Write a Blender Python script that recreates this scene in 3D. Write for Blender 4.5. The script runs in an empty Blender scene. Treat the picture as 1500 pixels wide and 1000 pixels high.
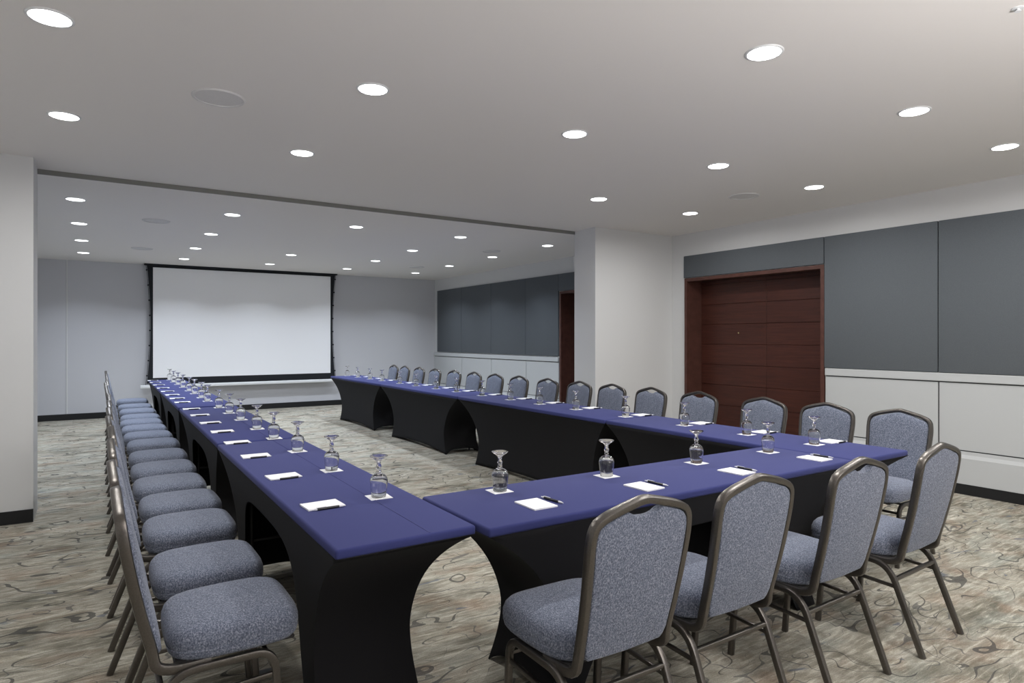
import bpy, bmesh, math, random
from mathutils import Vector, Matrix
random.seed(7)
sc = bpy.context.scene
COL = sc.collection
PI = math.pi

# ------------------------------------------------------------------ materials
def srgb(r, g, b):
    def f(c):
        c /= 255.0
        return c / 12.92 if c <= 0.04045 else ((c + 0.055) / 1.055) ** 2.4
    return (f(r), f(g), f(b), 1.0)

def mat(name, col, rough=0.6, metal=0.0, spec=0.5, noise=None, bump=None, sheen=0.0):
    """noise=(scale, amount, stretch xyz), bump=(scale, strength)"""
    m = bpy.data.materials.new(name)
    m.use_nodes = True
    nt = m.node_tree
    b = nt.nodes['Principled BSDF']
    b.inputs['Base Color'].default_value = col
    b.inputs['Roughness'].default_value = rough
    b.inputs['Metallic'].default_value = metal
    b.inputs['Specular IOR Level'].default_value = spec
    if sheen:
        b.inputs['Sheen Weight'].default_value = sheen
    tc = nt.nodes.new('ShaderNodeTexCoord')
    if noise:
        mp = nt.nodes.new('ShaderNodeMapping')
        mp.inputs['Scale'].default_value = noise[2] if len(noise) > 2 else (1, 1, 1)
        nt.links.new(tc.outputs['Object'], mp.inputs['Vector'])
        n = nt.nodes.new('ShaderNodeTexNoise')
        n.inputs['Scale'].default_value = noise[0]
        n.inputs['Detail'].default_value = 4
        nt.links.new(mp.outputs['Vector'], n.inputs['Vector'])
        rp = nt.nodes.new('ShaderNodeValToRGB')
        a = noise[1]
        rp.color_ramp.elements[0].position = 0.3
        rp.color_ramp.elements[1].position = 0.7
        rp.color_ramp.elements[0].color = (col[0]*(1-a), col[1]*(1-a), col[2]*(1-a), 1)
        rp.color_ramp.elements[1].color = (min(1, col[0]*(1+a)), min(1, col[1]*(1+a)), min(1, col[2]*(1+a)), 1)
        nt.links.new(n.outputs['Fac'], rp.inputs['Fac'])
        nt.links.new(rp.outputs['Color'], b.inputs['Base Color'])
    if bump:
        n2 = nt.nodes.new('ShaderNodeTexNoise')
        n2.inputs['Scale'].default_value = bump[0]
        n2.inputs['Detail'].default_value = 3
        nt.links.new(tc.outputs['Object'], n2.inputs['Vector'])
        bp = nt.nodes.new('ShaderNodeBump')
        bp.inputs['Strength'].default_value = bump[1]
        bp.inputs['Distance'].default_value = 0.004
        nt.links.new(n2.outputs['Fac'], bp.inputs['Height'])
        nt.links.new(bp.outputs['Normal'], b.inputs['Normal'])
    return m

M = {}
M['wall'] = mat('wall_paint', srgb(215, 216, 217), 0.75, spec=0.25, bump=(120, 0.05))
M['wall_grey'] = mat('wall_paint_pale_grey', srgb(203, 204, 209), 0.75, spec=0.25, bump=(120, 0.05))
M['step_shade'] = mat('step_shade_grey', srgb(128, 128, 125), 0.6, metal=0.3)
M['ceiling'] = mat('ceiling_paint', srgb(236, 233, 230), 0.85, spec=0.2)
M['white_panel'] = mat('white_laminate', srgb(192, 195, 197), 0.5, spec=0.35)
M['groove_shade'] = mat('groove_shade_dark', srgb(70, 72, 74), 0.8)
M['base'] = mat('black_vinyl', srgb(30, 31, 33), 0.45, spec=0.4)
M['grey_fabric'] = mat('grey_wall_fabric', srgb(98, 103, 108), 0.95, spec=0.1, noise=(260, 0.10), bump=(400, 0.15))
M['screen'] = mat('screen_vinyl', srgb(250, 251, 254), 0.7, spec=0.2)
M['black'] = mat('screen_black', srgb(38, 40, 44), 0.8, spec=0.2)
M['white_metal'] = mat('white_painted_metal', srgb(232, 234, 236), 0.35, spec=0.5)
M['frame'] = mat('pewter_metal', srgb(106, 102, 98), 0.30, metal=0.9, noise=(220, 0.10), bump=(300, 0.12))
M['board'] = mat('seat_board_black', srgb(28, 27, 27), 0.7)
M['skirt'] = mat('black_stretch_cloth', srgb(31, 31, 33), 0.85, spec=0.12, sheen=0.02, noise=(700, 0.12))
M['navy'] = mat('navy_stretch_cloth', srgb(56, 61, 112), 0.85, spec=0.15, sheen=0.06, noise=(700, 0.06))
M['leg'] = mat('table_leg_steel', srgb(70, 70, 70), 0.45, metal=0.6)
M['paper'] = mat('white_paper', srgb(242, 243, 246), 0.8, spec=0.2)
M['pen_black'] = mat('pen_black', srgb(24, 24, 30), 0.3)
M['pen_white'] = mat('pen_white', srgb(225, 226, 232), 0.35)
M['grille'] = mat('speaker_grille', srgb(218, 217, 217), 0.8, noise=(300, 0.06))
M['chrome'] = mat('peephole_brass', srgb(200, 180, 140), 0.25, metal=1.0)

def fabric(name, c1, c2, c3):
    m = bpy.data.materials.new(name)
    m.use_nodes = True
    nt = m.node_tree
    b = nt.nodes['Principled BSDF']
    b.inputs['Roughness'].default_value = 0.95
    b.inputs['Specular IOR Level'].default_value = 0.1
    b.inputs['Sheen Weight'].default_value = 0.15
    tc = nt.nodes.new('ShaderNodeTexCoord')
    def nz(scale, det, sx, sy, sz):
        mp = nt.nodes.new('ShaderNodeMapping')
        mp.inputs['Scale'].default_value = (sx, sy, sz)
        nt.links.new(tc.outputs['Object'], mp.inputs['Vector'])
        n = nt.nodes.new('ShaderNodeTexNoise')
        n.inputs['Scale'].default_value = scale
        n.inputs['Detail'].default_value = det
        nt.links.new(mp.outputs['Vector'], n.inputs['Vector'])
        return n
    a = nz(210, 2, 1, 1, 1)
    w = nz(190, 2, 1.5, 1, 0.8)
    ad = nt.nodes.new('ShaderNodeMath')
    ad.operation = 'ADD'
    nt.links.new(a.outputs['Fac'], ad.inputs[0])
    nt.links.new(w.outputs['Fac'], ad.inputs[1])
    hf = nt.nodes.new('ShaderNodeMath')
    hf.operation = 'MULTIPLY'
    hf.inputs[1].default_value = 0.5
    nt.links.new(ad.outputs[0], hf.inputs[0])
    rp = nt.nodes.new('ShaderNodeValToRGB')
    e = rp.color_ramp.elements
    e[0].position = 0.36; e[0].color = c1
    e[1].position = 0.64; e[1].color = c3
    x = e.new(0.5); x.color = c2
    nt.links.new(hf.outputs[0], rp.inputs['Fac'])
    nt.links.new(rp.outputs['Color'], b.inputs['Base Color'])
    bp = nt.nodes.new('ShaderNodeBump')
    bp.inputs['Strength'].default_value = 0.25
    bp.inputs['Distance'].default_value = 0.002
    nt.links.new(hf.outputs[0], bp.inputs['Height'])
    nt.links.new(bp.outputs['Normal'], b.inputs['Normal'])
    return m
M['tweed'] = fabric('blue_grey_tweed', srgb(76, 83, 98), srgb(108, 115, 132), srgb(150, 155, 170))

def wood():
    m = bpy.data.materials.new('mahogany_veneer')
    m.use_nodes = True
    nt = m.node_tree
    b = nt.nodes['Principled BSDF']
    b.inputs['Roughness'].default_value = 0.42
    b.inputs['Specular IOR Level'].default_value = 0.35
    tc = nt.nodes.new('ShaderNodeTexCoord')
    mp = nt.nodes.new('ShaderNodeMapping')
    mp.inputs['Scale'].default_value = (3, 2.2, 40)
    nt.links.new(tc.outputs['Object'], mp.inputs['Vector'])
    n = nt.nodes.new('ShaderNodeTexNoise')
    n.inputs['Scale'].default_value = 1.6
    n.inputs['Detail'].default_value = 5
    nt.links.new(mp.outputs['Vector'], n.inputs['Vector'])
    rp = nt.nodes.new('ShaderNodeValToRGB')
    rp.color_ramp.elements[0].position = 0.3
    rp.color_ramp.elements[0].color = srgb(62, 33, 27)
    rp.color_ramp.elements[1].position = 0.72
    rp.color_ramp.elements[1].color = srgb(80, 44, 35)
    nt.links.new(n.outputs['Fac'], rp.inputs['Fac'])
    # every plank its own tone
    at = nt.nodes.new('ShaderNodeAttribute')
    at.attribute_name = 'tone'
    mx = nt.nodes.new('ShaderNodeMix')
    mx.data_type = 'RGBA'
    mx.blend_type = 'MULTIPLY'
    mx.inputs['Factor'].default_value = 1.0
    nt.links.new(rp.outputs['Color'], mx.inputs['A'])
    nt.links.new(at.outputs['Color'], mx.inputs['B'])
    nt.links.new(mx.outputs['Result'], b.inputs['Base Color'])
    return m
M['wood'] = wood()
M['wood_trim'] = mat('mahogany_trim', srgb(84, 54, 47), 0.45, spec=0.35, noise=(12, 0.18, (1, 1, 1)))
M['steel_trim'] = mat('brushed_trim', srgb(150, 146, 140), 0.45, metal=0.5)

def glass():
    m = bpy.data.materials.new('clear_glass')
    m.use_nodes = True
    b = m.node_tree.nodes['Principled BSDF']
    b.inputs['Base Color'].default_value = (1, 1, 1, 1)
    b.inputs['Roughness'].default_value = 0.0
    b.inputs['IOR'].default_value = 1.5
    b.inputs['Transmission Weight'].default_value = 1.0
    return m
M['glass'] = glass()

def emit(name, col, s):
    m = bpy.data.materials.new(name)
    m.use_nodes = True
    b = m.node_tree.nodes['Principled BSDF']
    b.inputs['Base Color'].default_value = (0.8, 0.8, 0.8, 1)
    b.inputs['Emission Color'].default_value = col
    b.inputs['Emission Strength'].default_value = s
    return m
WARM = (1.0, 0.985, 0.96, 1)
COOL = (0.83, 0.90, 1.0, 1)
M['glow_warm'] = emit('lamp_lens_warm', (1.0, 0.99, 0.96, 1), 9.0)
M['glow_cool'] = emit('lamp_lens_cool', (0.96, 0.98, 1.0, 1), 4.5)

def carpet():
    m = bpy.data.materials.new('patterned_carpet')
    m.use_nodes = True
    nt = m.node_tree
    b = nt.nodes['Principled BSDF']
    b.inputs['Roughness'].default_value = 1.0
    b.inputs['Specular IOR Level'].default_value = 0.05
    tc = nt.nodes.new('ShaderNodeTexCoord')
    def mapping(s, loc=(0, 0, 0)):
        mp = nt.nodes.new('ShaderNodeMapping')
        mp.inputs['Scale'].default_value = s
        mp.inputs['Location'].default_value = loc
        nt.links.new(tc.outputs['Object'], mp.inputs['Vector'])
        return mp.outputs['Vector']
    def noise(vec, scale, det, rough=0.5, dist=0.0):
        n = nt.nodes.new('ShaderNodeTexNoise')
        n.inputs['Scale'].default_value = scale
        n.inputs['Detail'].default_value = det
        n.inputs['Roughness'].default_value = rough
        n.inputs['Distortion'].default_value = dist
        nt.links.new(vec, n.inputs['Vector'])
        return n.outputs['Fac']
    def math_(op, a, bb=None, clamp=False):
        n = nt.nodes.new('ShaderNodeMath')
        n.operation = op
        n.use_clamp = clamp
        for i, v in enumerate((a, bb)):
            if v is None:
                continue
            if isinstance(v, (int, float)):
                n.inputs[i].default_value = v
            else:
                nt.links.new(v, n.inputs[i])
        return n.outputs[0]
    def ramp(fac, stops):
        r = nt.nodes.new('ShaderNodeValToRGB')
        e = r.color_ramp.elements
        e[0].position, e[0].color = stops[0]
        e[1].position, e[1].color = stops[-1]
        for p, c in stops[1:-1]:
            x = e.new(p); x.color = c
        nt.links.new(fac, r.inputs['Fac'])
        return r.outputs['Color']
    def mix(fac, a, bb, mode='MIX'):
        n = nt.nodes.new('ShaderNodeMix')
        n.data_type = 'RGBA'
        n.blend_type = mode
        for key, v in (('Factor', fac), ('A', a), ('B', bb)):
            if isinstance(v, (int, float)):
                n.inputs[key].default_value = v
            elif isinstance(v, tuple):
                n.inputs[key].default_value = v
            else:
                nt.links.new(v, n.inputs[key])
        return n.outputs['Result']
    bw = lambda v: (v, v, v, 1)
    # broad clouds of olive, beige, pale sage and taupe
    f1 = noise(mapping((1.5, 3.0, 1)), 1.5, 5, 0.6, 0.5)
    c = ramp(f1, [(0.30, srgb(128, 126, 117)), (0.42, srgb(156, 153, 143)), (0.52, srgb(184, 181, 172)),
                  (0.60, srgb(164, 160, 149)), (0.72, srgb(202, 199, 191))])
    f2 = noise(mapping((1.4, 2.6, 1), (7, 3, 0)), 2.0, 4, 0.55, 0.3)
    c = mix(ramp(f2, [(0.52, bw(0)), (0.68, bw(0.55))]), c, srgb(160, 142, 128))
    f2b = noise(mapping((1.3, 2.6, 1), (-5, 11, 0)), 1.7, 4, 0.55, 0.3)
    c = mix(ramp(f2b, [(0.54, bw(0)), (0.70, bw(0.6))]), c, srgb(166, 171, 166))
    # woven streaks running across the room
    f3 = noise(mapping((1.6, 13, 1)), 3.0, 6, 0.75, 0.5)
    c = mix(0.75, c, ramp(f3, [(0.34, srgb(70, 68, 64)), (0.5, srgb(140, 138, 132)), (0.66, srgb(215, 212, 205))]), 'SOFT_LIGHT')
    c = mix(ramp(f3, [(0.55, bw(0)), (0.72, bw(0.75))]), c, srgb(206, 201, 188))
    # blue grey brush marks
    f4 = noise(mapping((1.6, 4.2, 1), (2, 9, 0)), 2.3, 3, 0.55, 0.6)
    c = mix(ramp(f4, [(0.655, bw(0)), (0.70, bw(0.8))]), c, srgb(104, 110, 120))
    # broken dark contour lines in loops
    f5 = noise(mapping((1.0, 1.75, 1), (4, 1, 0)), 1.35, 2.0, 0.5, 0.15)
    line = math_('ABSOLUTE', math_('SUBTRACT', math_('PINGPONG', math_('MULTIPLY', f5, 5.5), 0.5), 0.25))
    gap = noise(mapping((1, 1.6, 1), (9, 9, 0)), 2.6, 2)
    wid = math_('MULTIPLY', math_('SUBTRACT', gap, 0.43, True), 0.17)
    msk = math_('MULTIPLY', math_('LESS_THAN', line, wid), 0.75)
    c = mix(msk, c, srgb(70, 70, 70))
    f7 = noise(mapping((1.0, 1.9, 1), (-3, 6, 0)), 1.9, 2.2, 0.5, 0.2)
    line2 = math_('ABSOLUTE', math_('SUBTRACT', math_('PINGPONG', math_('MULTIPLY', f7, 5.0), 0.5), 0.25))
    gap2 = noise(mapping((1, 1.6, 1), (-6, 2, 0)), 2.2, 2)
    wid2 = math_('MULTIPLY', math_('SUBTRACT', gap2, 0.45, True), 0.15)
    c = mix(math_('MULTIPLY', math_('LESS_THAN', line2, wid2), 0.65), c, srgb(86, 86, 88))
    # pile
    f6 = noise(tc.outputs['Object'], 170, 2)
    c = mix(0.35, c, ramp(f6, [(0.3, bw(0.28)), (0.7, bw(0.72))]), 'OVERLAY')
    nt.links.new(c, b.inputs['Base Color'])
    bp = nt.nodes.new('ShaderNodeBump')
    bp.inputs['Strength'].default_value = 0.4
    bp.inputs['Distance'].default_value = 0.004
    nt.links.new(f6, bp.inputs['Height'])
    nt.links.new(bp.outputs['Normal'], b.inputs['Normal'])
    return m
M['carpet'] = carpet()

# ------------------------------------------------------------------ helpers
def link_mesh(name, bm, m, parent=None, smooth=None, loc=None):
    me = bpy.data.meshes.new(name)
    bmesh.ops.recalc_face_normals(bm, faces=bm.faces)
    bm.to_mesh(me)
    bm.free()
    me.materials.append(m)
    if smooth is not None:
        for p in me.polygons:
            p.use_smooth = True
        if smooth < 180:
            me.set_sharp_from_angle(angle=math.radians(smooth))
    o = bpy.data.objects.new(name, me)
    COL.objects.link(o)
    if parent:
        o.parent = parent
    if loc:
        o.location = loc
    return o

def box(bm, a, b, bevel=0.0, seg=2):
    r = bmesh.ops.create_cube(bm, size=1.0)
    vs = r['verts']
    for v in vs:
        v.co = Vector([(a[i] + b[i]) / 2 + v.co[i] * (b[i] - a[i]) for i in range(3)])
    if bevel:
        es = {e for v in vs for e in v.link_edges}
        bmesh.ops.bevel(bm, geom=list(es), offset=bevel, segments=seg, profile=0.5, affect='EDGES')

def tag(o, label, cat, group=None):
    o['label'] = label
    o['category'] = cat
    if group:
        o['group'] = group
    return o

def thing(name, label=None, cat=None, group=None, loc=(0, 0, 0), rz=0.0):
    o = bpy.data.objects.new(name, None)
    COL.objects.link(o)
    o.empty_display_size = 0.1
    o.location = loc
    o.rotation_euler = (0, 0, rz)
    if label:
        tag(o, label, cat, group)
    return o

def dup(root, loc, rz, label, group=None):
    r = root.copy()
    COL.objects.link(r)
    r.location = loc
    r.rotation_euler = (0, 0, rz)
    r['label'] = label
    if group:
        r['group'] = group
    for ch in list(root.children):
        c = ch.copy()
        COL.objects.link(c)
        c.parent = r
        for g in list(ch.children):
            d = g.copy()
            COL.objects.link(d)
            d.parent = c
    return r

def struct(name, bm, m, parent=None, smooth=None):
    o = link_mesh(name, bm, m, parent, smooth)
    if not parent:
        o['kind'] = 'structure'
    return o

def fillet(pts, rad, n=7):
    """polyline with its inner corners rounded"""
    out = [Vector(pts[0])]
    for i in range(1, len(pts) - 1):
        p0, p1, p2 = Vector(pts[i-1]), Vector(pts[i]), Vector(pts[i+1])
        r = rad[i] if isinstance(rad, (list, tuple)) else rad
        a = (p0 - p1); b = (p2 - p1)
        la = min(r, a.length * 0.49); lb = min(r, b.length * 0.49)
        A = p1 + a.normalized() * la
        B = p1 + b.normalized() * lb
        for k in range(n + 1):
            t = k / n
            out.append(A * (1-t)**2 + p1 * 2*t*(1-t) + B * t*t)
    out.append(Vector(pts[-1]))
    return out

def sweep(bm, path, prof, hint=(0, 1, 0), cap=True):
    """carry a closed profile (list of 2D points) along a 3D path"""
    path = [Vector(p) for p in path]
    rings = []
    nrm = Vector(hint)
    for i, p in enumerate(path):
        if i == 0:
            t = path[1] - p
        elif i == len(path) - 1:
            t = p - path[i-1]
        else:
            t = (path[i+1] - p).normalized() + (p - path[i-1]).normalized()
        t.normalize()
        nrm = nrm - t * nrm.dot(t)
        nrm.normalize()
        bi = t.cross(nrm)
        rings.append([bm.verts.new(p + nrm * a + bi * b) for a, b in prof])
    k = len(prof)
    for i in range(len(rings) - 1):
        for j in range(k):
            bm.faces.new((rings[i][j], rings[i][(j+1) % k], rings[i+1][(j+1) % k], rings[i+1][j]))
    if cap:
        bm.faces.new(rings[0])
        bm.faces.new(rings[-1])

def rrect(w, h, r, n=3):
    out = []
    for cx, cy, a0 in ((w/2-r, h/2-r, 0), (-w/2+r, h/2-r, 90), (-w/2+r, -h/2+r, 180), (w/2-r, -h/2+r, 270)):
        for k in range(n + 1):
            a = math.radians(a0 + 90 * k / n)
            out.append((cx + r*math.cos(a), cy + r*math.sin(a)))
    return out

def circle_prof(r, n=10):
    return [(r*math.cos(2*PI*k/n), r*math.sin(2*PI*k/n)) for k in range(n)]

def lathe(bm, prof, n=28, c=(0, 0, 0)):
    """prof: list of (radius, z); radius 0 gives a pole"""
    prev = None
    for r, z in prof:
        if r <= 1e-6:
            ring = [bm.verts.new((c[0], c[1], c[2] + z))]
        else:
            ring = [bm.verts.new((c[0] + r*math.cos(2*PI*k/n), c[1] + r*math.sin(2*PI*k/n), c[2] + z)) for k in range(n)]
        if prev is not None:
            if len(prev) == 1 and len(ring) > 1:
                for k in range(n):
                    bm.faces.new((prev[0], ring[k], ring[(k+1) % n]))
            elif len(ring) == 1 and len(prev) > 1:
                for k in range(n):
                    bm.faces.new((ring[0], prev[(k+1) % n], prev[k]))
            else:
                for k in range(n):
                    bm.faces.new((prev[k], prev[(k+1) % n], ring[(k+1) % n], ring[k]))
        prev = ring

def ordinal(i):
    return ['first', 'second', 'third', 'fourth', 'fifth', 'sixth', 'seventh', 'eighth', 'ninth', 'tenth',
            'eleventh', 'twelfth', 'thirteenth', 'fourteenth', 'fifteenth', 'sixteenth'][i]

# ------------------------------------------------------------------ the room
XL, XR = -1.24, 6.69           # side walls
YN, YB = -1.8, 13.63           # wall behind the camera, screen wall
ZN, ZF = 2.84, 2.803           # ceilings of the two halves
YP0, YP1 = 6.22, 6.64          # partition piers
XPL, XPR = -0.41, 5.30
D1 = (4.00, 5.975, 2.235)      # door opening y0, y1, height
D2 = (6.95, 8.755, 2.235)

bm = bmesh.new(); box(bm, (XL - .3, YN - .3, -0.1), (XR + .6, YB + .3, 0)); struct('floor', bm, M['carpet'])
bm = bmesh.new()
box(bm, (XL - .3, YN - .3, ZN), (XR + .6, YP1, ZN + .15))
struct('ceiling', bm, M['ceiling'])
bm = bmesh.new()
box(bm, (XL - .3, YP1, ZF), (XR + .6, YB + .3, ZN + .15))
struct('ceiling_back', bm, M['ceiling'])
bm = bmesh.new(); box(bm, (XL - .15, YN, 0), (XL, YB, ZN)); struct('wall_left', bm, M['wall'])
bm = bmesh.new(); box(bm, (XL, YN - .15, 0), (XR, YN, ZN)); struct('wall_front', bm, M['wall'])
bm = bmesh.new(); box(bm, (XL, YB, 0), (XR + .15, YB + .15, ZN)); struct('wall_back', bm, M['wall_grey'])
bm = bmesh.new()
W0, W1 = XR, XR + 0.42
for y0, y1, z0, z1 in ((YN, D1[0], 0, ZN), (D1[0], D1[1], D1[2], ZN), (D1[1], D2[0], 0, ZN), (D2[0], D2[1], D2[2], ZN), (D2[1], YB, 0, ZN)):
    box(bm, (W0, y0, z0), (W1, y1, z1))
struct('wall_right', bm, M['wall'])
bm = bmesh.new(); box(bm, (XL, YP0, 0), (XPL, YP1, ZN)); struct('pillar_left', bm, M['wall'])
bm = bmesh.new(); box(bm, (XPR, YP0, 0), (XR, YP1, ZN)); struct('pillar_right', bm, M['wall'])

# baseboards
def base(name, a, b):
    bm = bmesh.new(); box(bm, a, b, 0.004, 1); struct(name, bm, M['base'])
BH, BT = 0.10, 0.012
base('baseboard_back', (XL, YB - BT, 0), (XR - .025, YB, 0.108))
base('baseboard_left', (XL, YN, 0), (XL + BT, YP0, BH))
bm = bmesh.new()
box(bm, (XL + BT, YP0 - BT, 0), (XPL, YP0, BH))
struct('baseboard_pillar_left', bm, M['base'])
bm = bmesh.new()
box(bm, (XPR, YP0 - BT, 0), (XR - .02, YP0, BH))
box(bm, (XPR - BT, YP0 - BT, 0), (XPR, YP1, BH))
struct('baseboard_pillar_right', bm, M['base'])
bm = bmesh.new()
for y0, y1 in ((YN, D1[0] - .01), (D2[1] + .05, YB - BT)):
    box(bm, (XR - .036, y0, 0), (XR, y1, 0.095))
struct('baseboard_right', bm, M['base'])
# added strip, painted grey to put shade on the ceiling step face
bm = bmesh.new(); box(bm, (XPL, YP1 - .012, ZF - .004), (XPR, YP1, ZN)); struct('trim_10', bm, M['step_shade'])
# corner bead on the left of the screen wall
bm = bmesh.new(); box(bm, (-0.44, YB - .012, 0.108), (-0.415, YB, ZF), .004, 1); struct('trim_1', bm, M['wall'])

# wainscot: chair rail, upper boards, sloped ledge and lower boards over a backing painted dark as groove shadow
def wainscot(i, y0, y1, cuts):
    bm = bmesh.new(); box(bm, (XR - .004, y0, 0.095), (XR, y1, 1.10)); struct('trim_%d' % i, bm, M['groove_shade'])
    bm = bmesh.new(); box(bm, (XR - .030, y0, 1.027), (XR - .004, y1, 1.104), .004, 1); struct('trim_%d' % (i + 1), bm, M['white_panel'])
    ys = [y0] + cuts + [y1]
    bm = bmesh.new()
    for a, b in zip(ys[:-1], ys[1:]):
        box(bm, (XR - .016, a + (.006 if a != y0 else 0), 0.402), (XR - .004, b - (.006 if b != y1 else 0), 1.016), .002, 1)
    struct('trim_%d' % (i + 2), bm, M['white_panel'])
    bm = bmesh.new()
    prof = [(XR - .004, .392), (XR - .018, .392), (XR - .020, .362), (XR - .034, .330), (XR - .034, .096), (XR - .004, .096)]
    va = [bm.verts.new((x, y0, z)) for x, z in prof]
    vb = [bm.verts.new((x, y1, z)) for x, z in prof]
    n = len(prof)
    bm.faces.new(va); bm.faces.new(vb[::-1])
    for k in range(n):
        bm.faces.new((va[k], vb[k], vb[(k+1) % n], va[(k+1) % n]))
    struct('trim_%d' % (i + 3), bm, M['white_panel'])
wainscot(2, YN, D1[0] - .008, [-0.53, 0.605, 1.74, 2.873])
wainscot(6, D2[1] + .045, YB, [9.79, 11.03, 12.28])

# grey fabric wall panels
def panel(y0, y1, z0, z1, label):
    bm = bmesh.new()
    box(bm, (XR - .030, y0 + .004, z0), (XR - .001, y1 - .004, z1), .006, 2)
    o = link_mesh('acoustic_panel', bm, M['grey_fabric'], smooth=40)
    tag(o, label, 'wall panel', 'grey fabric wall panels')
ZP0, ZP1 = 1.108, 2.537
panel(D1[0] + .004, 5.995, 2.243, ZP1, 'long low grey fabric panel over the wide wooden double door')
panel(2.873, D1[0] + .002, ZP0, ZP1, 'tall grey fabric wall panel directly beside the wide wooden double door')
panel(1.74, 2.873, ZP0, ZP1, 'tall grey fabric wall panel second from the wide wooden double door')
panel(0.605, 1.74, ZP0, ZP1, 'tall grey fabric wall panel third from the wide wooden double door')
panel(8.79, 9.79, 1.125, ZP1, 'dark grey fabric panel beside the narrow strip of door behind the column')
panel(9.79, 11.03, 1.125, ZP1, 'dark grey fabric panel, second from the door behind the column')
panel(11.03, 12.28, 1.125, ZP1, 'dark grey fabric panel, third from the door behind the column')
panel(12.28, 13.45, 1.125, ZP1, 'dark grey fabric panel in the corner by the screen wall')
panel(YP1 + .02, 8.79, 2.243, ZP1, 'low grey fabric panel above the door half hidden by the white column')

# doors
def door(i, y0, y1, h, peep, trim):
    bm = bmesh.new()
    t, p = .042, .03
    # casing standing proud of the wall, then the deep lining of the recess
    box(bm, (XR - p, y0, 0), (XR + .02, y0 + t, h - t)); box(bm, (XR - p, y1 - t, 0), (XR + .02, y1, h - t)); box(bm, (XR - p, y0, h - t), (XR + .02, y1, h))
    box(bm, (XR + .02, y0, 0), (XR + .42, y0 + .03, h - .03)); box(bm, (XR + .02, y1 - .03, 0), (XR + .42, y1, h - .03)); box(bm, (XR + .02, y0, h - .03), (XR + .42, y1, h))
    d = link_mesh('door_%d' % i, bm, trim)
    d['kind'] = 'structure'
    mid = (y0 + y1) / 2 - .06
    for a, b in ((y0 + .034, mid - .002), (mid + .002, y1 - .034)):
        bm = bmesh.new()
        lay = bm.loops.layers.float_color.new('tone')
        z, k = .012, 0
        step = .268
        while z < h - .05:
            z1 = min(z + step - .004, h - .036)
            f0 = len(bm.faces)
            box(bm, (XR + .27, a, z), (XR + .31, b, z1), .002, 1)
            bm.faces.ensure_lookup_table()
            tn = 0.94 + 0.12 * random.random()
            for f in bm.faces[f0:]:
                for l in f.loops:
                    l[lay] = (tn, tn, tn, 1)
            z += step
            k += 1
        box(bm, (XR + .285, a, .012), (XR + .305, b, h - .04))
        for f in bm.faces:
            for l in f.loops:
                if l[lay][0] == 0:
                    l[lay] = (.4, .4, .4, 1)
        lf = link_mesh('door_leaf', bm, M['wood'], d)
        if peep and a > mid:
            bm = bmesh.new()
            r = bmesh.ops.create_cone(bm, cap_ends=True, segments=14, radius1=.011, radius2=.009, depth=.012,
                                      matrix=Matrix.Translation((XR + .265, 5.33, 1.50)) @ Matrix.Rotation(PI/2, 4, 'Y'))
            link_mesh('peephole', bm, M['chrome'], lf, 40)['label'] = 'brass peephole'
    return d
door(1, D1[0], D1[1], D1[2], True, M['wood_trim'])
door(2, D2[0], D2[1], D2[2], False, M['wood_trim'])

# ------------------------------------------------------------------ projection screen
YS = 13.50
sr = thing('projection_screen', 'large white pull-down projection screen with black borders on the far wall', 'projection screen', loc=(2.53, YS, 0))
sx = lambda x: x - 2.53
bm = bmesh.new(); box(bm, (sx(.88), -.002, .70), (sx(4.175), .002, 2.742)); link_mesh('screen_surface', bm, M['screen'], sr)
bm = bmesh.new()
def strip(xin, sgn, z0, z1, n=16):
    prev = None
    for k in range(n + 1):
        z = z0 + (z1 - z0) * k / n
        u = 2 * (z - 0.60) / (2.785 - 0.60) - 1
        w = .040 + .060 * abs(u) ** 2.0
        q = [bm.verts.new((sx(xin) + sgn * a, y, z)) for a, y in ((0, -.003), (w, -.003), (w, .003), (0, .003))]
        if prev:
            for j in range(4):
                bm.faces.new((prev[j], prev[(j+1) % 4], q[(j+1) % 4], q[j]))
        else:
            bm.faces.new(q)
        prev = q
    bm.faces.new(prev)
strip(.88, -1, .60, 2.785)
strip(4.175, 1, .60, 2.785)
box(bm, (sx(.88), -.003, .60), (sx(4.175), .003, .70))
box(bm, (sx(.88), -.003, 2.742), (sx(4.175), .003, 2.785))
link_mesh('border', bm, M['black'], sr)
bm = bmesh.new(); box(bm, (sx(.74), -.05, 2.775), (sx(4.31), .06, ZF), .004, 1); link_mesh('casing', bm, M['black'], sr)
bm = bmesh.new()
sweep(bm, [(sx(.68), 0, .54), (sx(4.36), 0, .54)], rrect(.036, .066, .015), (0, 1, 0))
link_mesh('weight_bar', bm, M['white_metal'], sr, 40)
bm = bmesh.new()
box(bm, (sx(.86), -.006, .565), (sx(4.20), .006, .602))
link_mesh('hem', bm, M['black'], sr)
for sgn, xe in ((-1, .88), (1, 4.175)):
    bm = bmesh.new()
    pts = []
    for k in range(25):
        z = .56 + (2.78 - .56) * k / 24
        u = 2 * (z - 0.60) / (2.785 - 0.60) - 1
        pts.append((sx(xe) + sgn * (.052 + .062 * abs(u) ** 2.0), 0, z))
    sweep(bm, pts, circle_prof(.004, 6), (0, 1, 0))
    for k in range(2, 24, 3):
        p = pts[k]
        box(bm, (p[0] - .011, -.006, p[2] - .014), (p[0] + .011, .006, p[2] + .014))
    link_mesh('tension_cord', bm, M['black'], sr)

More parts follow.
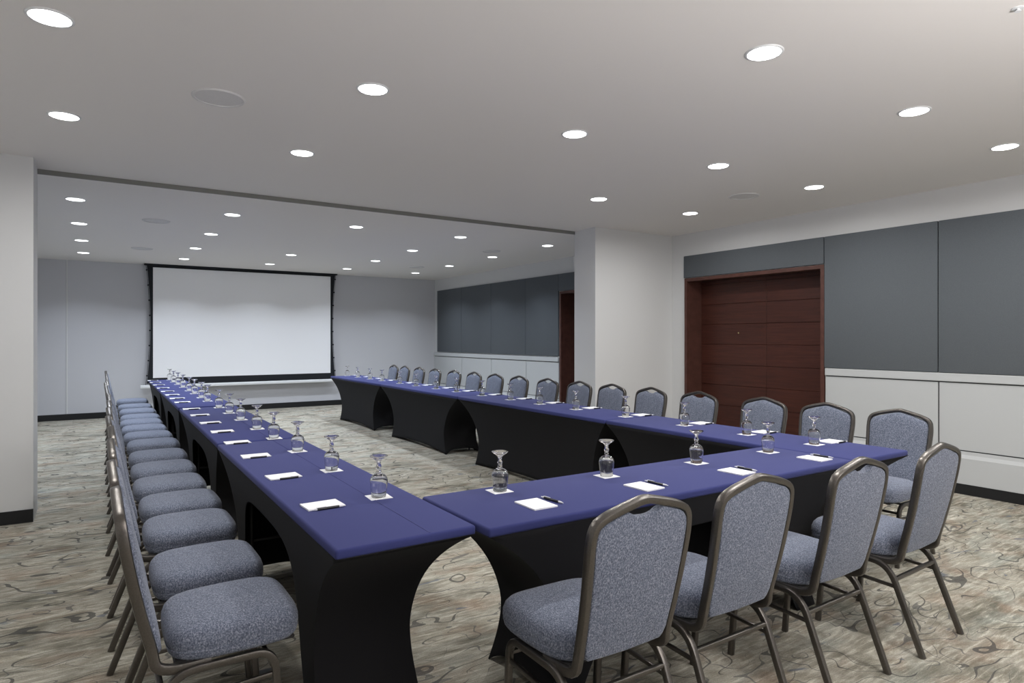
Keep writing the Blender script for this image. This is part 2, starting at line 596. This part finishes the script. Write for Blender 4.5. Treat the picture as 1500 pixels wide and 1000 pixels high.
# ------------------------------------------------------------------ ceiling lights and speakers
def lamp_parts(glow):
    t = thing('ceiling_downlight')
    bm = bmesh.new()
    lathe(bm, [(.078, -.001), (.080, -.006), (.088, -.006), (.092, -.002), (.092, 0.0)], 36)
    link_mesh('ring', bm, M['white_metal'], t, 60)
    bm = bmesh.new()
    lathe(bm, [(.079, -.002), (.074, -.0065), (.055, -.010), (.03, -.0118), (0, -.0125)], 36)
    link_mesh('diffuser', bm, glow, t, 180)
    return t
def lamp_light(parent, col, power, spread):
    l = bpy.data.lights.new('lamp', 'AREA')
    l.shape = 'DISK'
    l.size = .15
    l.energy = power
    l.color = col[:3]
    l.spread = math.radians(spread)
    o = bpy.data.objects.new('lamp', l)
    COL.objects.link(o)
    o.parent = parent
    o.location = (0, 0, -.016)
P_NEAR, P_FAR = 9.5, 11.0
xs = [-0.17, 1.315, 2.772, 4.268, 5.618]
xs2 = [-0.17, 1.27, 2.685, 4.14, 5.60]
colname = ['the column of lights nearest the left pier', 'the second column of lights from the left pier', 'the middle column of lights',
           'the fourth column of lights from the left pier', 'the column of lights along the grey panelled wall']
warm = lamp_parts(M['glow_warm']); cool = lamp_parts(M['glow_cool'])
near_rows = [(0.485, 'row above the viewer'), (1.975, 'second row'), (3.47, 'third row'), (4.955, 'row nearest the ceiling step')]
first = True
def lamp_at(proto, used, x, y, z, label, group, col, power):
    if not used:
        proto.location = (x, y, z)
        tag(proto, label, 'ceiling light', group)
        r = proto
    else:
        r = dup(proto, (x, y, z), 0, label, group)
    return r
made = []
pos = ['far left', 'left of centre', 'central', 'right of centre', 'far right']
u = False
for ri, (y, rn) in enumerate(near_rows):
    for ci, x in enumerate(xs):
        if ri == 3 and ci == 2 or ri < 2 and ci < 2:
            continue
        nm = ['row overhead and out of view', 'nearest row in view', 'second row in view', 'row just before the ceiling step'][ri]
        where_ = {2: 'leftmost', 3: 'middle', 4: 'rightmost'}[ci] if ri < 2 else pos[ci]
        lab = 'round recessed ceiling light, %s one of the %s' % (where_, nm)
        made.append((lamp_at(warm, u, x, y, ZN, lab, 'recessed lights over the near half of the room', WARM, P_NEAR), WARM, P_NEAR))
        u = True
far_rows = [7.65, 9.22, 10.79, 12.32]
u = False
for ri, y in enumerate(far_rows):
    for ci, x in enumerate(xs2):
        if ri == 1 and ci == 2:
            continue
        nm = ['first row beyond the step', 'second row beyond the step', 'third row beyond the step', 'last row before the screen'][ri]
        lab = 'small recessed ceiling light, %s one of the %s' % (pos[ci], nm)
        made.append((lamp_at(cool, u, x, y, ZF, lab, 'recessed lights over the screen half of the room', COOL, P_FAR), COOL, P_FAR))
        u = True
for r, c_, p_ in made:
    lamp_light(r, c_, p_, 172 if p_ == P_NEAR else 125)

sp = thing('ceiling_speaker')
bm = bmesh.new(); lathe(bm, [(.128, 0), (.128, -.007), (.138, -.009), (.145, -.005), (.147, 0)], 40); link_mesh('rim', bm, M['grille'], sp, 40)
bm = bmesh.new(); lathe(bm, [(.129, -.003), (.08, -.005), (.03, -.006), (0, -.006)], 40); link_mesh('grille', bm, M['grille'], sp, 60)
for i, (x, y, z, lab) in enumerate([
        (0.605, 4.09, ZN, 'large round ceiling speaker grille on the left of the near ceiling'),
        (5.39, 4.07, ZN, 'round ceiling speaker grille near the wooden double door'),
        (0.59, 8.54, ZF, 'faint round ceiling speaker just beyond the step, left half'),
        (0.59, 11.27, ZF, 'faint round ceiling speaker above the left end of the screen'),
        (5.17, 11.32, ZF, 'faint round ceiling speaker near the far right corner'),
        (5.22, 8.63, ZF, 'faint round ceiling speaker beyond the step, right half')]):
    if i == 0:
        sp.location = (x, y, z)
        tag(sp, lab, 'speaker', 'round ceiling speakers')
    else:
        dup(sp, (x, y, z), 0, lab, 'round ceiling speakers')
bm = bmesh.new()
lathe(bm, [(0.001, -.016), (.012, -.016), (.012, -.013), (.006, -.012), (.006, -.004), (.022, -.003), (.024, 0)], 16)
o = link_mesh('ceiling_sprinkler', bm, M['white_metal'], None, 40, (3.31, 1.117, ZN))
tag(o, 'tiny white sprinkler head on the near ceiling', 'sprinkler')

# ------------------------------------------------------------------ banquet chairs
def make_chair(slot):
    """seat centre over the origin, facing +y; slot = hand hole under the crest"""
    t = thing('banquet_chair')
    prof = rrect(.024, .026, .006, 2)
    bprof = rrect(.024, .032, .007, 2)
    # seat cushion
    bm = bmesh.new()
    N = 56
    layers = [(.026, .400), (.008, .402), (.001, .412), (-.002, .428), (.0, .431), (-.004, .442), (-.003, .462), (.003, .480), (.014, .493), (.032, .501), (.070, .507), (.120, .510)]
    def foot(k, ins):
        a = 2 * PI * k / N
        e = 2 / 4.6
        cx, sy = math.cos(a), math.sin(a)
        x = math.copysign(abs(cx) ** e, cx) * (.216 - ins)
        y = math.copysign(abs(sy) ** e, sy) * (.205 - ins)
        x *= 1 - .07 * max(0, -y / .21)
        return x, y + .075
    prev = None
    for ins, z in layers:
        ring = [bm.verts.new((*foot(k, ins), z)) for k in range(N)]
        if prev:
            for k in range(N):
                bm.faces.new((prev[k], prev[(k+1) % N], ring[(k+1) % N], ring[k]))
        else:
            bm.faces.new(ring[::-1])
        prev = ring
    cv = bm.verts.new((0, .075, .512))
    for k in range(N):
        bm.faces.new((prev[k], prev[(k+1) % N], cv))
    seat = link_mesh('seat', bm, M['tweed'], t, 180)
    # welt seam round the cushion
    bm = bmesh.new()
    pts = [Vector((*foot(k, -.001), .430)) for k in range(N)]
    pts += [pts[0]]
    sweep(bm, pts, circle_prof(.0028, 6), (0, 0, 1), False)
    link_mesh('piping', bm, M['tweed'], seat, 180)
    bm = bmesh.new(); box(bm, (-.185, -.115, .392), (.185, .255, .405), .004, 1); link_mesh('seat_board', bm, M['board'], t)
    # the leaning back: a point (x, s) of the back plane
    def back(x, z, off=0.0):
        k = (z - .40) / (.945 - .40)
        y = -.160 - .110 * k - .012 * math.sin(PI * min(1, max(0, k)))
        return Vector((x, y + off, z))
    half = lambda z: .182 + .020 * min(1, max(0, (z - .42) / .38))
    side = []
    # right-hand half of the frame from seat rail up to the crest
    pl = [(.190, -.010, .388), (.190, -.165, .388)]
    zs = [.46, .56, .66, .76, .81]
    up = [tuple(back(half(z), z)) for z in zs]
    sh = [tuple(back(.196, .872)), tuple(back(.155, .896)), tuple(back(.075, .917)), tuple(back(0, .934))]
    A = [pl[0], pl[1]] + up + sh
    full = A + [(-x, y, z) for x, y, z in A[:-1][::-1]]
    rad = []
    for i in range(len(full)):
        j = i if i < len(A) else len(full) - 1 - i
        rad.append({1: .085, 7: .045, 8: .035, 10: .030}.get(j, .03))
    bm = bmesh.new()
    sweep(bm, fillet(full, rad, 6), bprof, (1, 0, 0))
    link_mesh('back_frame', bm, M['frame'], t, 40)
    # upholstered back pad
    out = []
    g = .013
    zb = .432
    out += [(-.150, zb), (-.075, zb - .004), (0, zb - .006), (.075, zb - .004), (.150, zb)]
    out += [(half(zb) - g - .008, zb + .010)]
    for z in (.47, .52, .58, .64, .70, .76, .80, .83):
        out.append((half(z) - g, z))
    out += [(.184, .852), (.172, .868), (.150, .880), (.120, .888)]
    if slot:
        out += [(.085, .899), (.072, .901), (.060, .897), (.046, .889), (.028, .884), (0, .882)]
    else:
        out += [(.080, .902), (.050, .909), (.025, .915), (0, .919)]
    top = [(-x, z) for x, z in out[5:-1][::-1]]
    out = out + top
    cx, cz = 0, .66
    bm = bmesh.new()
    prev = None
    n = len(out)
    for sc_, off in ((.965, -.0135), (.988, -.0125), (1, -.008), (1, .010), (.985, .018), (.95, .025), (.80, .031), (.5, .034)):
        ring = [bm.verts.new(back(cx + (x - cx) * sc_, cz + (z - cz) * sc_, off)) for x, z in out]
        if prev:
            for k in range(n):
                bm.faces.new((prev[k], prev[(k+1) % n], ring[(k+1) % n], ring[k]))
        else:
            c0 = bm.verts.new(back(cx, cz, -.0145))
            for k in range(n):
                bm.faces.new((ring[k], ring[(k+1) % n], c0))
        prev = ring
    c1 = bm.verts.new(back(cx, cz, .035))
    for k in range(n):
        bm.faces.new((prev[k], prev[(k+1) % n], c1))
    link_mesh('backrest', bm, M['tweed'], t, 50)
    # legs: bent tubes, each rail half belongs to its leg
    for s in (-1, 1):
        x0, x1 = s * .205, s * .206
        rear = fillet([(x1, -.270, 0), (x0, -.125, .381), (x0, .03, .381)], [0, .085, 0], 9)
        bm = bmesh.new(); sweep(bm, rear, prof, (1, 0, 0)); link_mesh('leg', bm, M['frame'], t, 40)
        front = fillet([(x0, .03, .381), (x0, .182, .381), (x1, .212, 0)], [0, .065, 0], 9)
        bm = bmesh.new(); sweep(bm, front, prof, (1, 0, 0)); link_mesh('leg', bm, M['frame'], t, 40)
        bm = bmesh.new(); sweep(bm, [(s*.205, -.163, .283), (s*.205, .189, .300)], rrect(.013, .016, .004, 2), (1, 0, 0)); link_mesh('stretcher', bm, M['frame'], t, 40)
    bm = bmesh.new(); sweep(bm, [(-.2, -.150, .315), (.2, -.150, .315)], rrect(.016, .020, .004, 2), (0, 0, 1)); link_mesh('stretcher', bm, M['frame'], t, 40)
    bm = bmesh.new(); sweep(bm, [(-.2, .178, .330), (.2, .178, .330)], rrect(.014, .018, .004, 2), (0, 0, 1)); link_mesh('stretcher', bm, M['frame'], t, 40)
    return t
protos = {True: make_chair(True), False: make_chair(False)}
used = {True: False, False: False}
def chair(x, y, rz, slot, label, group):
    p = protos[slot]
    if not used[slot]:
        used[slot] = True
        p.location = (x, y, 0)
        p.rotation_euler = (0, 0, rz)
        return tag(p, label, 'chair', group)
    return dup(p, (x, y, 0), rz, label, group) if p.get('category') else None
REAR = .27
# row with its back to the viewer along the short table
for i, (x, yr, slot, rz) in enumerate([(1.42, 1.447, True, -.01), (1.985, 1.452, False, .0), (2.615, 1.425, True, .015), (3.285, 1.42, False, .04)]):
    lab = ['blue-grey banquet chair seen from behind, closest to the gap between the left and short tables',
           'blue-grey banquet chair seen from behind, second from the left at the short table',
           'blue-grey banquet chair seen from behind, third from the left at the short table',
           'blue-grey banquet chair seen from behind, nearest the grey panelled wall at the short table'][i]
    chair(x, yr - .018 + REAR, rz, slot, lab, 'chairs along the short front table')
# left-hand row, seats towards +x
LC = [2.45, 3.0, 3.65, 4.19, 4.76, 5.34, 5.94, 6.62, 7.2, 7.79, 8.37, 8.93, 9.68, 10.39, 11.35]
for i, y in enumerate(LC):
    lab = 'blue-grey chair, %s from the viewer in the long row beside the open carpet' % ordinal(i)
    if i == 0:
        lab = 'blue-grey chair closest to the viewer in the long row beside the open carpet'
    if i == len(LC) - 1:
        lab = 'blue-grey chair nearest the screen in the long row beside the open carpet'
    chair(.048 + .008 * (y - 2.45) + REAR + random.uniform(-.010, .010), y, -PI/2 + random.uniform(-.015, .015), i % 3 != 1, lab, 'chairs along the left table run')
# right-hand row, seats towards -x
RC = [2.24, 2.76, 3.31, 3.99, 4.60, 5.17, 5.72, 6.33, 6.97, 7.57, 8.16, 8.78, 9.45, 10.06, 10.67, 11.18]
plain = {0, 1, 2, 9, 14}
for i, y in enumerate(RC):
    lab = 'blue-grey chair, %s from the viewer in the row facing away from the wooden doors' % ordinal(i)
    if i == 0:
        lab = 'blue-grey chair at the open table corner, first of the row before the wooden doors'
    if i == len(RC) - 1:
        lab = 'blue-grey chair nearest the screen wall in the row before the grey panels'
    chair(4.655 - REAR, y, PI/2 + random.uniform(-.02, .02), i not in plain, lab, 'chairs along the right table run')

# ------------------------------------------------------------------ tables in stretch covers
TZ = .75
def make_table(L, W, ends=(.40, .40), name='banquet_table', seam=None):
    """long side along y; +x is the plain side, -x the side with an arched opening"""
    t = thing(name)
    bm = bmesh.new()
    box(bm, (-W/2, -L/2, TZ - .036), (W/2, L/2, TZ), .011, 3)
    if seam is not None:
        box(bm, (seam - .0025, -L/2 + .012, TZ - .002), (seam + .0025, L/2 - .012, TZ + .0011))
    link_mesh('topper', bm, M['navy'], t, 50)
    # skirt
    per = []
    ns, nl, nc = 18, 56, 3
    def add(ux, uy, side, p):
        per.append((ux, uy, side, p))
    for k in range(nl):
        add(1, -1 + 2*k/nl, 'plain', -1 + 2*k/nl)
    for k in range(ns):
        add(1 - 2*k/ns, 1, 'end', 1 - 2*k/ns)
    for k in range(nl):
        add(-1, 1 - 2*k/nl, 'arch', 1 - 2*k/nl)
    for k in range(ns):
        add(-1 + 2*k/ns, -1, 'end', -1 + 2*k/ns)
    zt = TZ - .030
    T = 22
    grid = []
    for q in range(T + 1):
        ring = []
        for ux, uy, side, p in per:
            if side == 'plain':
                hem = .045 * (1 - abs(p) ** 2.5)
            elif side == 'end':
                hem = .055 * (1 - abs(p) ** 3)
            else:
                pp = min(1, abs(p) / .80)
                hem = .58 * (1 - pp ** 4) ** .6 if pp < 1 else 0
            z = zt + (hem - zt) * q / T
            d = 1 - z / zt
            g = 1 - (1 - d) ** 3.3
            g -= .20 * max(0, (d - .60) / .40) ** 1.6
            e = ends[1] if uy > 0 else ends[0]
            y = uy * L/2 - uy * e * g
            x = ux * (W/2 - .005 - (.07 if ux > 0 else .05) * g)
            # the stretched cloth bows in between its feet
            if side == 'plain':
                x -= ux * .020 * (1 - p*p) * math.sin(PI * min(1, d * .9))
            else:
                y -= math.copysign(.03, uy) * (1 - p*p) * math.sin(PI * min(1, d))
            ring.append((x, y, max(z, 0)))
        grid.append(ring)
    bm = bmesh.new()
    n = len(per)
    V = [[bm.verts.new(c) for c in ring] for ring in grid]
    for q in range(T):
        for k in range(n):
            bm.faces.new((V[q][k], V[q][(k+1) % n], V[q+1][(k+1) % n], V[q+1][k]))
    sk = link_mesh('skirt', bm, M['skirt'], t, 60)
    so = sk.modifiers.new('cloth_thickness', 'SOLIDIFY')
    so.thickness = .003
    so.offset = -1
    # folding legs
    for e, s in ((ends[0], -1), (ends[1], 1)):
        y = s * (L/2 - e - .05)
        hw = W/2 - .11
        bm = bmesh.new()
        sweep(bm, fillet([(-hw, y, .002), (-hw, y, .70), (hw, y, .70), (hw, y, .002)], .04, 5), circle_prof(.013, 8), (0, 1, 0))
        sweep(bm, [(-hw, y, .25), (hw, y, .25)], circle_prof(.010, 8), (0, 1, 0))
        link_mesh('leg', bm, M['leg'], t, 60)
    return t
# left run: its plain side faces the inside of the U (+x)
WL = .515
lt = make_table(2.44, WL, (.45, .45), seam=.078)
XLT = .645 + WL/2
LT = [3.235, 5.72, 8.27, 10.75]
names = ['nearest the viewer', 'second from the viewer', 'third from the viewer', 'nearest the screen']
for i, y in enumerate(LT):
    lab = 'long narrow table in navy and black stretch cover, left run, table %s' % names[i]
    if i == 0:
        lt.location = (XLT, y, 0); lt.rotation_euler = (0, 0, -.004); tag(lt, lab, 'table', 'tables of the left run')
    else:
        dup(lt, (XLT + .008 * (y - 3.235), y, 0), -.008, lab, 'tables of the left run')
# right run: plain side faces -x
WR = .578
XRT = 3.545 + WR/2
for i, (y0, y1, e0, e1) in enumerate([(1.94, 4.025, .35, .25), (4.04, 6.62, .25, .38), (6.635, 9.04, .50, .35), (9.055, 11.46, .50, .44)]):
    lab = 'long narrow table in navy and black stretch cover, right run, table %s' % names[i]
    rt = make_table(y1 - y0, WR, (e1, e0))
    rt.location = (XRT, (y0 + y1) / 2, 0)
    rt.rotation_euler = (0, 0, PI)
    tag(rt, lab, 'table', 'tables of the right run')
# the short table closing the U: plain side faces +y
WF = .56
ft = make_table(2.365, WF, (.37, .37))
ft.location = ((1.168 + 3.535) / 2, 1.95 + WF/2, 0)
ft.rotation_euler = (0, 0, PI/2)
tag(ft, 'short front table in navy and black stretch cover joining the two long runs', 'table')

# ------------------------------------------------------------------ place settings
def make_goblet():
    t = thing('water_goblet')
    # standing upside down on its rim: the bowl, open at the stem
    bm = bmesh.new()
    bowl = [(.0075, .1035), (.013, .1005), (.0245, .0945), (.0335, .0850), (.0378, .0720), (.0372, .0580), (.0340, .0300), (.0305, .002), (.0298, .0004),
            (.0292, .002), (.0326, .030), (.0356, .0580), (.0360, .0710), (.0315, .0820), (.0225, .0895), (.0110, .0935), (0, .0945)]
    lathe(bm, bowl, 32)
    link_mesh('bowl', bm, M['glass'], t, 180)
    bm = bmesh.new()
    stem = [(.0075, .1035), (.0095, .1060), (.0118, .1090), (.0098, .1115), (.0076, .1140), (.0098, .1190), (.0120, .1260), (.0112, .1330),
            (.0082, .1390), (.0074, .1420), (.0104, .1450), (.0080, .1480)]
    lathe(bm, stem, 32)
    # cut facets: the rings are turned into ten flats
    for v in bm.verts:
        a = math.atan2(v.co.y, v.co.x)
        r = math.hypot(v.co.x, v.co.y)
        if .104 < v.co.z < .1475:
            w_ = PI / 10
            d = (a % (2*w_)) - w_
            k = math.cos(w_) / math.cos(d)
            v.co.x *= k; v.co.y *= k
    link_mesh('stem', bm, M['glass'], t, 22)
    bm = bmesh.new()
    ft_ = [(.0080, .1480), (.0100, .1520), (.0180, .1590), (.0280, .1660), (.0365, .1715), (.0380, .1738), (.0368, .1752), (.022, .1725), (.008, .1708), (0, .1705)]
    lathe(bm, ft_, 32)
    link_mesh('foot', bm, M['glass'], t, 180)
    return t
def make_coaster():
    bm = bmesh.new(); box(bm, (-.047, -.047, 0), (.047, .047, .0015))
    return link_mesh('coaster', bm, M['paper'])
def make_pad():
    """long side along x"""
    t = thing('notepad')
    bm = bmesh.new(); box(bm, (-.074, -.056, 0), (.074, .056, .0055)); link_mesh('paper_block', bm, M['paper'], t)
    bm = bmesh.new(); box(bm, (-.074, -.056, .0055), (-.066, .056, .0062)); link_mesh('binding', bm, M['paper'], t)
    return t
def make_pen():
    """lies along x"""
    t = thing('pen')
    def tube(prof_, mm, nm):
        bm = bmesh.new()
        lathe(bm, prof_, 12)
        bmesh.ops.rotate(bm, verts=bm.verts, cent=(0, 0, 0), matrix=Matrix.Rotation(PI/2, 3, 'Y'))
        bmesh.ops.translate(bm, verts=bm.verts, vec=(0, 0, .0055))
        return link_mesh(nm, bm, mm, t, 40)
    tube([(0, -.048), (.0048, -.048), (.0052, -.02), (.0052, .036), (.0048, .040), (0, .040)], M['pen_black'], 'barrel')
    tube([(0, .040), (.0046, .040), (.0040, .054), (.0014, .067), (0, .068)], M['pen_white'], 'tip')
    tube([(0, -.048), (.0044, -.048), (.0044, -.058), (.0028, -.059), (.0028, -.067), (0, -.067)], M['pen_white'], 'push_button')
    bm = bmesh.new(); box(bm, (-.052, -.0016, .0112), (-.012, .0016, .0126)); link_mesh('clip', bm, M['pen_white'], t)
    return t
P = {'g': make_goblet(), 'c': make_coaster(), 'p': make_pad(), 'n': make_pen()}
U = {k: False for k in P}
CAT = {'g': 'glass', 'c': 'coaster', 'p': 'notepad', 'n': 'pen'}
def put(k, loc, rz, label, group):
    p = P[k]
    if not U[k]:
        U[k] = True
        p.location = loc; p.rotation_euler = (0, 0, rz)
        return tag(p, label, CAT[k], group)
    return dup(p, loc, rz, label, group)
def setting(gx, gy, px, py, nx, ny, prz, nrz, where, gname):
    j = lambda a: random.uniform(-a, a)
    put('c', (gx, gy, TZ), prz + j(.06), 'white paper coaster under the upturned goblet, ' + where, 'coasters on ' + gname)
    put('g', (gx + j(.003), gy + j(.003), TZ + .0015), j(3), 'upturned clear goblet on a white coaster, ' + where, 'goblets on ' + gname)
    put('p', (px, py, TZ), prz + j(.05), 'blank white notepad beside a black pen, ' + where, 'notepads on ' + gname)
    put('n', (nx, ny, TZ), nrz + j(.06), 'black pen with white ends beside the notepad, ' + where, 'pens on ' + gname)
# short table, guests facing +y
FG = [(1.50, 2.41), (2.105, 2.385), (2.735, 2.37), (3.355, 2.365)]
FP = [(1.500, 2.130), (2.090, 2.115), (2.72, 2.10), (3.385, 2.09)]
for i in range(4):
    w = ['short table, place nearest the left run', 'short table, second place from the left run', 'short table, second place from the right run', 'short table, place nearest the right run'][i]
    (gx, gy), (px, py) = FG[i], FP[i]
    setting(gx, gy, px, py, px + .090, py + .010, PI/2, -PI/2 + .06, w, 'the short table')
LGY = [2.60, 3.255, 3.92, 4.515, 5.06, 5.70, 6.27, 6.825, 7.60, 8.09, 8.72, 9.25, 9.93, 10.59, 11.23, 11.86]
LPY = [2.59, 3.235, 3.885, 4.457, 5.04, 5.62, 6.23, 6.82, 7.59, 8.11, 8.65, 9.27, 9.92, 10.61, 11.24, 11.80]
RGY = [2.375, 2.88, 3.45, 4.11, 4.79, 5.39, 5.95, 6.57, 7.21, 7.80, 8.44, 9.02, 9.74, 10.28, 10.87, 11.44]
def place_words(i, run):
    if i == 0:
        return run + ' run, place nearest the viewer'
    if i == 15:
        return run + ' run, place nearest the screen'
    return '%s run, %s place from the viewer' % (run, ordinal(i))
for i in range(16):
    y = LPY[i]
    setting(1.012, LGY[i], .768, y, .775, y - .068, 0, PI if i % 2 else .0, place_words(i, 'left'), 'the left run')
for i in range(16):
    y = RGY[i]
    setting(3.845, y, 4.036, y + .005, 4.05, y - .066, PI, 0.02, place_words(i, 'right'), 'the right run')

# the photographer's flash, bounced off the ceiling behind and to the right of the camera
fl = bpy.data.lights.new('bounce_flash', 'AREA')
fl.shape = 'DISK'
fl.size = .5
fl.energy = 105
fl.color = (1.0, .965, .955)
fl.spread = math.radians(165)
fo = bpy.data.objects.new('bounce_flash', fl)
COL.objects.link(fo)
fo.location = (2.2, -1.25, 1.2)
fo.rotation_euler = (PI - .12, 0, 0)

# ------------------------------------------------------------------ camera
cam = bpy.data.cameras.new('camera')
co = bpy.data.objects.new('camera', cam)
COL.objects.link(co)
F = 937.44
cam.sensor_fit = 'HORIZONTAL'
cam.sensor_width = 36
cam.lens = F / 1500 * 36
cam.shift_y = (495.93 - 500) / 1500.0
cam.clip_start = .05
yaw = math.atan((750 - 140.7) / F)
co.location = (0, 0, 1.425)
co.rotation_euler = (PI/2, 0, -yaw)
sc.camera = co

# ------------------------------------------------------------------ world and view
w = bpy.data.worlds.new('world')
sc.world = w
w.use_nodes = True
w.node_tree.nodes['Background'].inputs['Color'].default_value = (.02, .02, .02, 1)
w.node_tree.nodes['Background'].inputs['Strength'].default_value = 0.3
vs = sc.view_settings
vs.view_transform = 'Standard'
vs.look = 'None'
vs.gamma = 1.0
vs.use_curve_mapping = False
vs.exposure = 0.30
